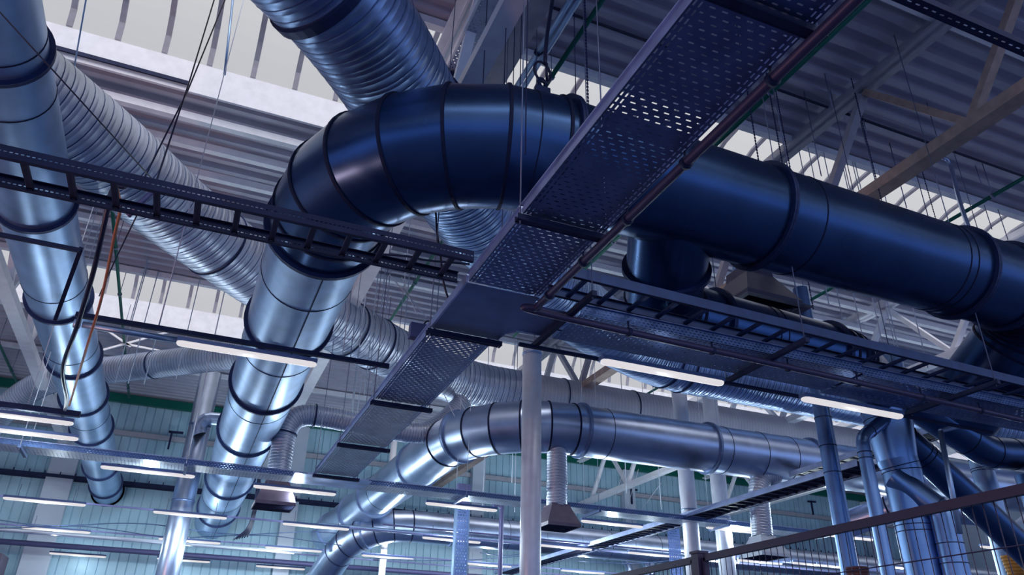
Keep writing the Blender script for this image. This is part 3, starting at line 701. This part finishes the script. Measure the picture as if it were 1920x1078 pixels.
# conduit hugging the main tray and turning right
CZ = 4.66
mb = MB(); path = [(2.83, .6, CZ), (2.83, 5.70, CZ), (2.86, 5.86, CZ), (2.98, 5.92, CZ), (12, 6.02, CZ)]
o = thing('conduit_pipe', 'dark conduit beside the main tray turning right under the cross tray', 'conduit', (2.56, .6, CZ))
mb.tube(smooth_path([(2.56, .6, CZ), (2.56, 3, CZ), (2.56, 5.45, CZ), (2.58, 5.66, CZ), (2.75, 5.76, CZ), (6, 5.86, CZ), (12, 6.1, CZ)], 8), .034, 16); mb.build('conduit_tube', M_CONDUIT, o)
for y in (1.6, 2.45, 3.3, 4.05, 4.75, 5.4):
    mb = MB(); mb.tube([(2.56, y-.018, CZ), (2.56, y+.018, CZ)], .045, 16); mb.tube([(2.56, y, CZ), (2.56, y, CZ+.09)], .01, 6); mb.build('pipe_clip', M_DARK, o)
for x in (3.6, 4.6, 5.6, 6.6, 7.6, 8.6):
    mb = MB(); mb.tube([(x-.018, 5.77+.035*(x-3), CZ), (x+.018, 5.77+.035*(x-3), CZ)], .045, 16); mb.tube([(x, 5.77+.035*(x-3), CZ), (x, 5.77+.035*(x-3), CZ+.12)], .01, 6); mb.build('pipe_clip', M_DARK, o)
# dark perforated strut top right
o = thing('perforated_strut', 'black perforated strut crossing the top right corner', 'strut', at(1650, -20, Z=6.3))
a = at(1650, -22, Z=6.3); mb = MB(); mb.box(a, a+Vector((6, 0, 0)), .09, .004); mb.build('strut_web', M_STRUT, o, origin=(a.x, a.y-.5, a.z))
for s_ in (-1, 1): mb = MB(); mb.box(a+Vector((0, s_*.045, .03)), a+Vector((6, s_*.045, .03)), .005, .07); mb.build('strut_side', M_DARK, o)
# perforated white tray under the roof, beside the middle truss
o = thing('ceiling_tray', 'pale perforated tray with diamond holes under the roof at the top middle', 'cable tray', (2.42, 4.5, 8.9))
mb = MB(); mb.v += [(2.02, 3.0, 8.9), (2.44, 3.0, 8.9), (2.44, 7.45, 8.9), (2.02, 7.45, 8.9)]; mb.quad(3, 2, 1, 0); mb.build('tray_bed', M_PERFW, o, origin=(2.02, 3.0, 8.9))
mb = MB(); mb.block(2.0, 2.03, 3.0, 7.45, 8.89, 9.0); mb.build('side_rail', M_WHITE, o); mb = MB(); mb.block(2.43, 2.46, 3, 7.45, 8.89, 9.0); mb.build('side_rail', M_WHITE, o)
mb = MB(); mb.block(2.02, 2.44, 7.45, 7.6, 8.82, 9.02); mb.build('end_box', M_DARK, o)
o = thing('roof_beam', 'wide pale beam beside the perforated tray at the top middle', 'beam', (2.72, Y0, 9.0))
mb = MB(); mb.box((2.72, Y0+.1, 9.05), (2.72, 8.3, 9.05), .34, .05); mb.box((2.72, Y0+.1, 9.3), (2.72, 8.3, 9.3), .04, .45); mb.build('beam_web', M_BEAM, o)
o = thing('conduit_pipe', 'pair of grey conduits strapped under the pale beam at the top middle', 'conduit', (3.0, 2, 8.9))
for dx in (0, .09): mb = MB(); mb.tube([(3.02+dx, 1.5, 8.92), (3.02+dx, 8.5, 8.92)], .04, 12); mb.build('conduit_tube', M_STEEL, o)
for y in (3.2, 5.2, 6.7, 8.1): mb = MB(); mb.tube([(3.02, y-.02, 8.92), (3.02, y+.02, 8.92)], .052, 12); mb.build('pipe_clip', M_DARK, o)

# ------------------------------------------------------------------ fluorescent lamps
def lightfit(label, x, y, z, L=1.5, near_=False, group=None, rods=True, power=None):
    o = thing('fluorescent_lamp', label, 'lamp', (x, y, z), group)
    mb = MB(); w = .055
    mb.box((x, y, z+.055), (x+L, y, z+.055), .10, .045); mb.build('housing', M_HOUSING, o)
    mb = MB(); n = 10
    ring = lambda xx, k: [Vector((xx, y+w*k*math.cos(2*PI*j/16), z+.02+.035*k*math.sin(2*PI*j/16))) for j in range(16)]
    mb.rings([ring(x, .25), ring(x+.015, .75), ring(x+.05, 1), ring(x+L-.05, 1), ring(x+L-.015, .75), ring(x+L, .25)], cap=True)
    mb.build('diffuser', M_TUBE, o)
    pl = lamp('lamp_glow', 'POINT', (x+L/2, y-.02, z-.10), power if power is not None else (62 if y < 15.5 else 135 if y < 20 else 110 if y < 24.8 else 16), (.76, .91, 1.0), .05)
    pl.parent = o; pl.matrix_parent_inverse = Matrix.Translation(-Vector((x, y, z)))
    if rods:
        for dx in (.25, L-.25): mb = MB(); mb.tube([(x+dx, y, z+.075), (x+dx, y, z+.32)], .006, 6); mb.build('hanger', M_ROD, o)
    return o
def lamp_px(label, lx, ly, Z=4.7, **k):
    p = at(lx, ly, Z=Z); return lightfit(label, p.x, p.y, Z, **k)
lamp_px('near fluorescent lamp hanging in front of the wide left duct', 330, 645, 4.78, rods=False, power=1.2)
lamp_px('near fluorescent lamp under the cross tray right of the white column', 1127, 680, 4.52, rods=False, power=1.2)
lamp_px('fluorescent lamp under the cross tray left of the collector', 1505, 750, 4.52, rods=False, power=1.2)
LP = [(188, 877, 'fluorescent lamp under the long tray between the two left ducts'), (475, 913, 'fluorescent lamp in front of the grilled hood'), (5, 935, 'long lamp near the left edge, left of the leftmost duct'),
      (287, 961, 'lamp crossing the lower end of the wide left duct'), (530, 983, 'lamp right of the wide duct end, over a pale column'), (40, 990, 'lamp low at left below the leftmost duct end'),
      (297, 1011, 'lamp just below the end of the wide left duct'), (497, 1027, 'small lamp below the far end of the grey duct'), (294, 1048, 'lowest lamp under the wide left duct'), (92, 1038, 'bright lamp low at left beside the long pipe'),
      (480, 1062, 'lowest lamp at bottom centre left, cut by the long pipe'), (678, 1042, 'lamp under the low grey duct bend'), (798, 945, 'lamp under the long tray left of the white column'),
      (792, 1009, 'lamp behind the blue perforated riser'), (1090, 978, 'lamp under the long tray right of the white column'), (1178, 1037, 'lamp above the fence left end, behind the ladder'),
      (870, 1057, 'faint lamp at the bottom left of the white column'), (1052, 1070, 'lowest lamp right of the white column'), (1325, 990, 'lamp under the long tray before the two pale columns'),
      (1010, 1023, 'lamp just right of the white column behind the ladder'), (1300, 1049, 'lamp seen through the fence left of its first post'), (1383, 1051, 'lamp seen through the fence right of its first post'), (1485, 1056, 'small lamp seen through the fence middle left'),
      (1540, 1003, 'lamp behind the fence top near the slim pipe'), (1530, 1060, 'small lamp seen through the fence by the brown hose'), (1650, 1062, 'lamp seen through the fence right of the slim duct'),
      (1690, 1010, 'lamp seen through the fence behind the collector'), (1840, 1026, 'lamp seen through the fence at the far right')]
for lx, ly, lb in LP: lamp_px(lb, lx, ly, 4.7)
for (yy, lb) in ((12.15, 'upper of two bright lamps cut by the left edge'), (13.0, 'lower of two bright lamps cut by the left edge')):
    lightfit(lb, -3.25, yy-0.15, 4.72, near_=True, rods=False, power=20)
# bars the near lamps hang from
def bar(label, x0, x1, y, z, m=M_DARK, w=.05, h=.05, rods=()):
    o = thing('lamp_rail', label, 'rail', (x0, y, z)); mb = MB(); mb.box((x0, y, z), (x1, y, z), w, h); mb.build('rail_channel', m, o)
    for x in rods: mb = MB(); mb.tube([(x, y, z), (x, y, 10.07)], .006, 6); mb.build('hanger_rod', M_RODW, o)
bar('dark rail carrying the near lamp in front of the wide duct', -1.5, 1.86, 8.4, 4.94, rods=(-.7, 1.3))
mb = MB(); mb.tube([(-1.42, 8.45, 4.86), (-.45, 8.45, 4.86)], .035, 12); mb.tube([(-1.5, 8.45, 4.86), (-1.44, 8.45, 4.86)], .05, 12); tag(mb.build('short_pipe', M_STEEL), 'short grey tube under the rail left of the near lamp', 'pipe')
bar('dark rail carrying the lamps below the cross tray', 2.75, 9.5, 6.52, 4.66, h=.035, w=.035, rods=())
bar('dark slotted rail above the two bright lamps at the left edge', -5.5, -1.72, 12.15, 4.92, w=.08, h=.08, rods=(-2.4,))
for (y, a, b, lb) in ((18.7, -6, 20, 'thin rail carrying the middle row of far lamps'), (22.5, -6, 22, 'thin rail carrying the back row of far lamps'), (23.7, -6, 22, 'thin rail carrying the last row of far lamps'), (17.9, 4.2, 24, 'thin rail in front of the low grey duct')):
    bar(lb, a, b, y, 4.83, M_BLUE, .035, .035)
mb = MB(); mb.tube([(3.0, 19.6, 5.0), (30, 19.6, 5.0)], .05, 10); tag(mb.build('long_pipe', M_STEEL), 'long grey pipe in front of the low duct at bottom right', 'pipe')

# ------------------------------------------------------------------ hanger rods, chains and wires
def rod(label, pxy, D=None, Y=None, z1=10.07, r=.008, m=M_ROD, group=None, name='hanger_rod', z0=None):
    p = at(*pxy, D=D, Y=Y); z = z0 if z0 is not None else p.z
    mb = MB(); mb.tube([(p.x, p.y, z), (p.x, p.y, z1)], r, 6); return tag(mb.build(name, m), label, 'rod', group)
ORD = ['leftmost', 'second', 'third', 'fourth', 'fifth', 'sixth', 'seventh', 'eighth', 'ninth', 'tenth', 'eleventh', 'twelfth', 'thirteenth']
def rods(what, where, group, L, r, m, name='hanger_rod'):
    """free rods hanging from the roof deck or a purlin, each told apart by its order from the left"""
    L = sorted(L)
    for i, (q, Y) in enumerate(L):
        if 7.75 < Y < 10.7: Y = 7.66
        if 17.6 < Y < 20.7: Y = 17.5
        o_ = ORD[i] if i < len(L)-1 else 'rightmost'
        rod('%s %s, %s%s' % (what, where, o_, '' if o_ in ('leftmost', 'rightmost') else ' from the left'), q, Y=Y, group=group, r=r, m=m, name=name)
rods('thin threaded rod', 'over the upper right skylight', 'threaded rods hanging in the upper right',
     [((1645, 355), 6.9), ((1700, 390), 7.2), ((1480, 330), 6.2), ((1740, 405), 7.4), ((1540, 330), 6.8), ((1860, 430), 8), ((1890, 450), 8.5), ((1560, 200), 6.3), ((1625, 250), 6.8), ((1770, 300), 6.2), ((1905, 330), 7.5), ((1840, 345), 7)], .008, M_ROD)
rods('thin dark wire', 'over the big bend at the top middle', 'thin dark wires hanging over the big bend',
     [((905, 170), 6), ((945, 165), 5.6), ((962, 168), 6.2), ((975, 170), 5.9), ((985, 290), 4.6), ((1128, 205), 6.4), ((1080, 185), 5.9)], .006, M_RODD, 'hanger_wire')
rods('thin pale rod', 'around the wide left duct', 'thin pale rods beyond the wide left duct',
     [((215, 718), 20), ((240, 719), 19.5), ((245, 600), 17), ((330, 710), 18), ((660, 760), 13), ((683, 740), 13.5), ((697, 735), 14.2), ((708, 730), 14.8), ((746, 745), 15), ((655, 820), 17), ((665, 815), 17.5), ((270, 720), 20.5)], .011, M_RODW)
rods('thin pale rod', 'in front of the teal wall', 'thin pale rods in front of the teal wall',
     [((960, 905), 17), ((965, 960), 19), ((1175, 925), 16), ((1240, 955), 17), ((1275, 930), 18), ((905, 955), 18.5), ((1000, 930), 16.5)], .010, M_RODW)
rods('thin pinkish rod', 'between the navy duct and the right ladder', 'thin rods between the navy duct and the right ladder',
     [((1555, 575), 7.8), ((1580, 600), 9), ((1620, 645), 9.5), ((1640, 560), 8.5), ((1665, 690), 9), ((1700, 720), 9.6), ((1690, 700), 10), ((1740, 690), 8)], .008, M_RODW)
def chain(label, pxy, Y, n=None):
    """perforated strap hanging from the roof"""
    p = at(*pxy, Y=Y); mb = MB(); z = p.z
    while z < 9.96: mb.box((p.x, p.y, z), (p.x, p.y, z+.032), .022, .006, up=(0, 1, 0)); mb.box((p.x, p.y, z+.03), (p.x, p.y, z+.05), .007, .005, up=(0, 1, 0)); z += .048
    return tag(mb.build('perforated_strap', M_RODD), label, 'strap')
chain('dark perforated strap hanging to the flange at the top middle', (1103, 205), 5.35)
chain('perforated strap reaching the flange of the dark duct in the upper right', (1425, 318), 5.9)
chain('left of a close pair of perforated straps in the upper right', (1472, 335), 6.4)
chain('right of a close pair of perforated straps in the upper right', (1486, 340), 6.4)
chain('long perforated strap crossing the grey truss in the upper right', (1655, 385), 6.2)
chain('perforated strap beside the square diffuser', (1525, 580), 8.2)
chain('pale perforated strap right of the tan truss', (1760, 430), 7.2)
chain('perforated strap hanging over the skylight at right', (1765, 425), 8.6)
def wire(label, pts, r, m, name='cable', n=6, sag=True):
    mb = MB(); mb.tube(smooth_path(pts, 8) if sag else pts, r, n); return tag(mb.build(name, m), label, 'cable')
wire('thin dark stay wire running diagonally over the leftmost duct', [at(-30, -10, D=5.2), at(292, 343, D=6.6)], .006, M_CABLE, 'stay_wire', sag=False)
wire('dark stay wire from the top left down to the ladder', [at(403, -5, D=9.2), at(356, 150, D=8), at(292, 343, D=6.6)], .008, M_CABLE, 'stay_wire', sag=False)
wire('second dark stay wire crossing the first near the skylight', [at(424, -5, D=9.4), at(352, 170, D=8.1), at(265, 345, D=6.9)], .008, M_CABLE, 'stay_wire', sag=False)
wire('thick dark rod in front of the left skylight', [at(437, -5, D=11.5), at(421, 140, D=11)], .018, M_STEEL, 'roof_rod', sag=False)
wire('blue thin rod hanging left of the skylight', [at(162, -5, D=9.5), at(135, 150, D=10)], .01, M_STEEL, 'roof_rod', sag=False)
wire('black cable hanging from the ladder down the leftmost duct', [at(235, 350, D=6.6), at(212, 355, D=6.6), at(200, 400, D=6.6), at(175, 510, D=6.9), at(145, 610, D=7.4), at(118, 690, D=8.2), at(125, 745, D=9.2), at(122, 768, D=10.5)], .022, M_CABLE, 'hanging_cable', 10)
wire('orange cord looped over the ladder beside the black cable', [at(218, 345, D=6.6), at(222, 365, D=6.55), at(226, 390, D=6.5), at(215, 440, D=6.6), at(190, 560, D=7), at(160, 660, D=8), at(130, 760, D=10.4)], .013, M_ORANGE, 'orange_cord', 8)
wire('thin dark cord falling left of the near lamp', [at(256, 405, D=6.7), at(215, 490, D=7), at(186, 555, D=7.3)], .006, M_CABLE, 'stay_wire')
wire('looping black cable above the ladder in the centre left', [at(680, 475, D=7.2), at(760, 480, D=7.3), at(800, 488, D=7.4), at(880, 495, D=7.6)], .012, M_CABLE, 'hanging_cable', 8)
wire('black cable dropping behind the ladder at the centre', [at(817, 395, D=8.5), at(820, 440, D=8.5), at(826, 480, D=8.5), at(832, 530, D=8.5), at(842, 565, D=8.5)], .012, M_CABLE, 'hanging_cable', 8)
for i, (ya, yb, lb) in enumerate(((975, 1008, 'upper drooping cable across the lower left'), (985, 1020, 'lower drooping cable across the lower left'))):
    pts = [at(x, ya+(yb-ya)*x/700+6*math.sin(x/55+i*2), Y=20+i) for x in range(-20, 700, 60)]
    wire(lb, pts, .012, M_SPIRALG, 'drooping_cable')
for i, (x0, x1, y, lb) in enumerate(((700, 1000, 1050, 'upper slack cable left of the white column'), (900, 1010, 1040, 'short slack cable left of the white column'), (1080, 1300, 1055, 'slack cable right of the white column'))):
    pts = [at(x0+(x1-x0)*t/6, y-4+8*math.sin(PI*t/6)-t, Y=20.5) for t in range(7)]
    wire(lb, pts, .012, M_SPIRALG, 'drooping_cable')
for i, (a, b, lb) in enumerate((((730, 515), (800, 595), 'left of the two thin wires spreading to the small box'), ((753, 520), (782, 590), 'right of the two thin wires spreading to the small box'), ((832, 738), (857, 790), 'left thin wire above the bend of the grey duct'), ((853, 728), (880, 785), 'right thin wire above the bend of the grey duct'))):
    wire(lb, [at(*a, D=9 if i < 2 else 15.4), at(*b, D=8.4 if i < 2 else 15)], .006, M_RODW, 'stay_wire', sag=False)
for i, (a, b, lb) in enumerate((((1165+5, 880), (1148, 950), 'pale wire slanting left of the wall bracket, first from the left'), ((1197, 880), (1177, 950), 'pale wire slanting left of the wall bracket, second from the left'), ((1240, 905), (1203, 955), 'pale wire slanting to the long tray right of the white column'))):
    wire(lb, [at(*a, Y=17), at(*b, Y=14.2)], .008, M_RODW, 'stay_wire', sag=False)
wire('orange yellow strut standing against the ladder in the left middle', [at(288, 357, D=6.7), at(240, 405, D=6.65)], .03, M_BLUE, 'bracket_arm', 4, sag=False)
# lifting eye and shackle over the bend
o = thing('lifting_shackle', 'chain shackle with a cable loop above the big dark bend', 'shackle', at(1015, 175, Y=5.35))
c = at(1017, 135, Y=5.35); mb = MB()
def ring3(c, r, w, tilt, sx=1.0):
    mb.tube([c+Vector((math.cos(a)*r*sx*math.cos(tilt), math.cos(a)*r*sx*math.sin(tilt), math.sin(a)*r)) for a in [2*PI*k/20 for k in range(21)]], w, 8)
ring3(c, .13, .014, .2, .8); mb.build('cable_loop', M_CABLE, o)
mb = MB(); ring3(c+Vector((.05, 0, .02)), .10, .014, 1.1, .6); mb.build('cable_loop', M_CABLE, o)
mb = MB(); ring3(c+Vector((.0, 0, -.16)), .055, .02, .4); mb.build('shackle_bow', M_DARK, o)
mb = MB(); p = c+Vector((.0, 0, -.24)); mb.box(p+Vector((0, 0, -.05)), p+Vector((0, 0, .03)), .16, .05); mb.build('lug_plate', M_FLANGE, o)
mb = MB(); mb.tube(smooth_path([c+Vector((.03, 0, .12)), c+Vector((.05, 0, .5)), at(1036, 0, Y=5.6)], 6), .022, 8); mb.build('lifting_cable', M_CABLE, o)
# small black speaker box on the tray edge
o = thing('small_box', 'small dark box with a cable loop at the left edge of the main tray', 'box', at(783, 622, D=8.3))
a = at(783, 622, D=8.3); mb = MB(); mb.box(a+Vector((-.09, 0, 0)), a+Vector((.09, 0, 0)), .10, .17); mb.build('box_body', M_BLUE, o)
mb = MB(); mb.tube(smooth_path([a+Vector((.05, 0, .08)), a+Vector((.1, 0, .15)), a+Vector((.17, 0, .12)), a+Vector((.2, 0, .02))], 6), .01, 8); mb.build('cable_loop', M_CABLE, o)

# ------------------------------------------------------------------ mesh fence in the lower right
FX, FZ = 3.0, 2.32
PY = [1.72, 4.15, 6.6]
PL = ['dark fence post in the lower right corner', 'dark fence post at the bottom right of the middle', 'dark far fence post at the bottom edge']
for y, lb in zip(PY, PL):
    mb = MB(); mb.box((FX, y, 0), (FX, y, FZ+.03), .07, .07); o = thing('fence_post', lb, 'fence post', (FX, y, 0)); mb.build('post_tube', M_FENCE, o)
    mb = MB(); mb.block(FX-.042, FX+.042, y-.042, y+.042, FZ+.03, FZ+.045); mb.build('post_cap', M_FENCE, o)
def panel(lb, y0, y1):
    o = thing('mesh_fence_panel', lb, 'fence', (FX, y0, .1)); mb = MB()
    mb.box((FX, y0, FZ), (FX, y1, FZ), .03, .04); mb.box((FX, y0, .12), (FX, y1, .12), .03, .04)
    for y in (y0, y1): mb.box((FX, y, .12), (FX, y, FZ), .03, .03)
    mb.build('frame', M_FENCE, o); mb = MB(); n = int((y1-y0)/.05)
    for i in range(1, n): y = y0+(y1-y0)*i/n; mb.tube([(FX, y, .12), (FX, y, FZ)], .0022, 5)
    for k in range(1, 11): mb.tube([(FX, y0, FZ-.2*k), (FX, y1, FZ-.2*k)], .003, 5)
    mb.build('wire_mesh', M_FENCE, o)
panel('dark wire mesh fence panel across the lower right', 1.78, 4.09)
panel('narrow looking wire mesh fence panel left of the first post', 4.21, 6.54)

# ------------------------------------------------------------------ small things on and near the back wall
for (q, lb) in (((615, 800), 'black wall bracket left of the small spiral duct'), ((205+110, 842), 'black wall bracket between the two left ducts'), ((1185, 945), 'dark wall bracket below the long rail right of the white column'), ((1287, 950), 'black wall bracket left of the two pale columns'), ((1525, 965), 'black wall bracket left of the slim upright pipe')):
    p = at(*q, Y=27.1); o = thing('wall_bracket', lb, 'bracket', p); mb = MB(); mb.box(p, p+Vector((0, 0, .6)), .06, .06); mb.build('bracket_post', M_DARK, o)
    mb = MB(); mb.box(p+Vector((-.1, .1, .6)), p+Vector((.35, .1, .62)), .06, .07); mb.build('bracket_arm', M_DARK, o)
o = thing('cable_drop', 'dark bundle of cables hanging beside the grilled hood', 'cable bundle', at(478, 880, Y=19))
for k in range(6):
    mb = MB(); mb.tube(smooth_path([at(486+k*.8, 868, Y=19+.03*k), at(479+k*1.2, 930, Y=19+.03*k), at(466+k*1.5, 985, Y=19+.03*k), at(438+k*5, 1012-k, Y=19+.03*k)], 6), .014, 6); mb.build('cable_strand', M_CABLE, o)
for (pts, lb) in (([(1130, 1045), (1165, 1018), (1190, 1016), (1215, 1022), (1222, 1045), (1222, 1080)], 'pale bent duct on the back wall above the fence left end'),
                  ([(1150, 1022), (1160, 1035), (1178, 1062), (1182, 1080)], 'short pale duct dropping left of the bent wall duct'), ([(1185, 1018), (1198, 1036), (1212, 1060), (1214, 1080)], 'short pale duct dropping inside the bent wall duct')):
    mb = MB(); mb.tube(smooth_path([at(x, y, Y=26.3) for x, y in pts], 8), .13, 16); tag(mb.build('wall_duct', M_STEELL), lb, 'duct')
for (q, z, lb, xe) in (((1450, 165), 9.92, 'black cable run under the roof deck in the upper right', 20), ((1030, 12), 9.92, 'black cable run under the roof deck at the top middle', 5.3)):
    a = at(*q, Z=z); mb = MB(); mb.tube([a, (xe, a.y, z)], .022, 8); tag(mb.build('roof_cable', M_CABLE), lb, 'cable')
o = thing('ceiling_slot', 'dark strip standing in for the slit along the curb below the left skylight', 'bar', (-3.2, 10.55, 10.05)); mb = MB(); mb.box((-3.6, 10.56, 10.0), (-1.35, 10.56, 10.0), .03, .07); mb.build('slit_shade', M_DARK, o)  # dark bar put in for the shaded slit under the curb
o = thing('corner_box', 'purple grey box low at the left edge behind the long pipe', 'box', (-5.4, 26.2, 4.3)); mb = MB(); mb.block(-6.3, -4.55, 25.9, 27.0, 3.9, 4.55); mb.build('box_body', M_RUST, o); mb = MB(); mb.block(-6.4, -4.45, 25.85, 27.0, 3.84, 3.9); mb.build('box_edge', M_WALLS, o)
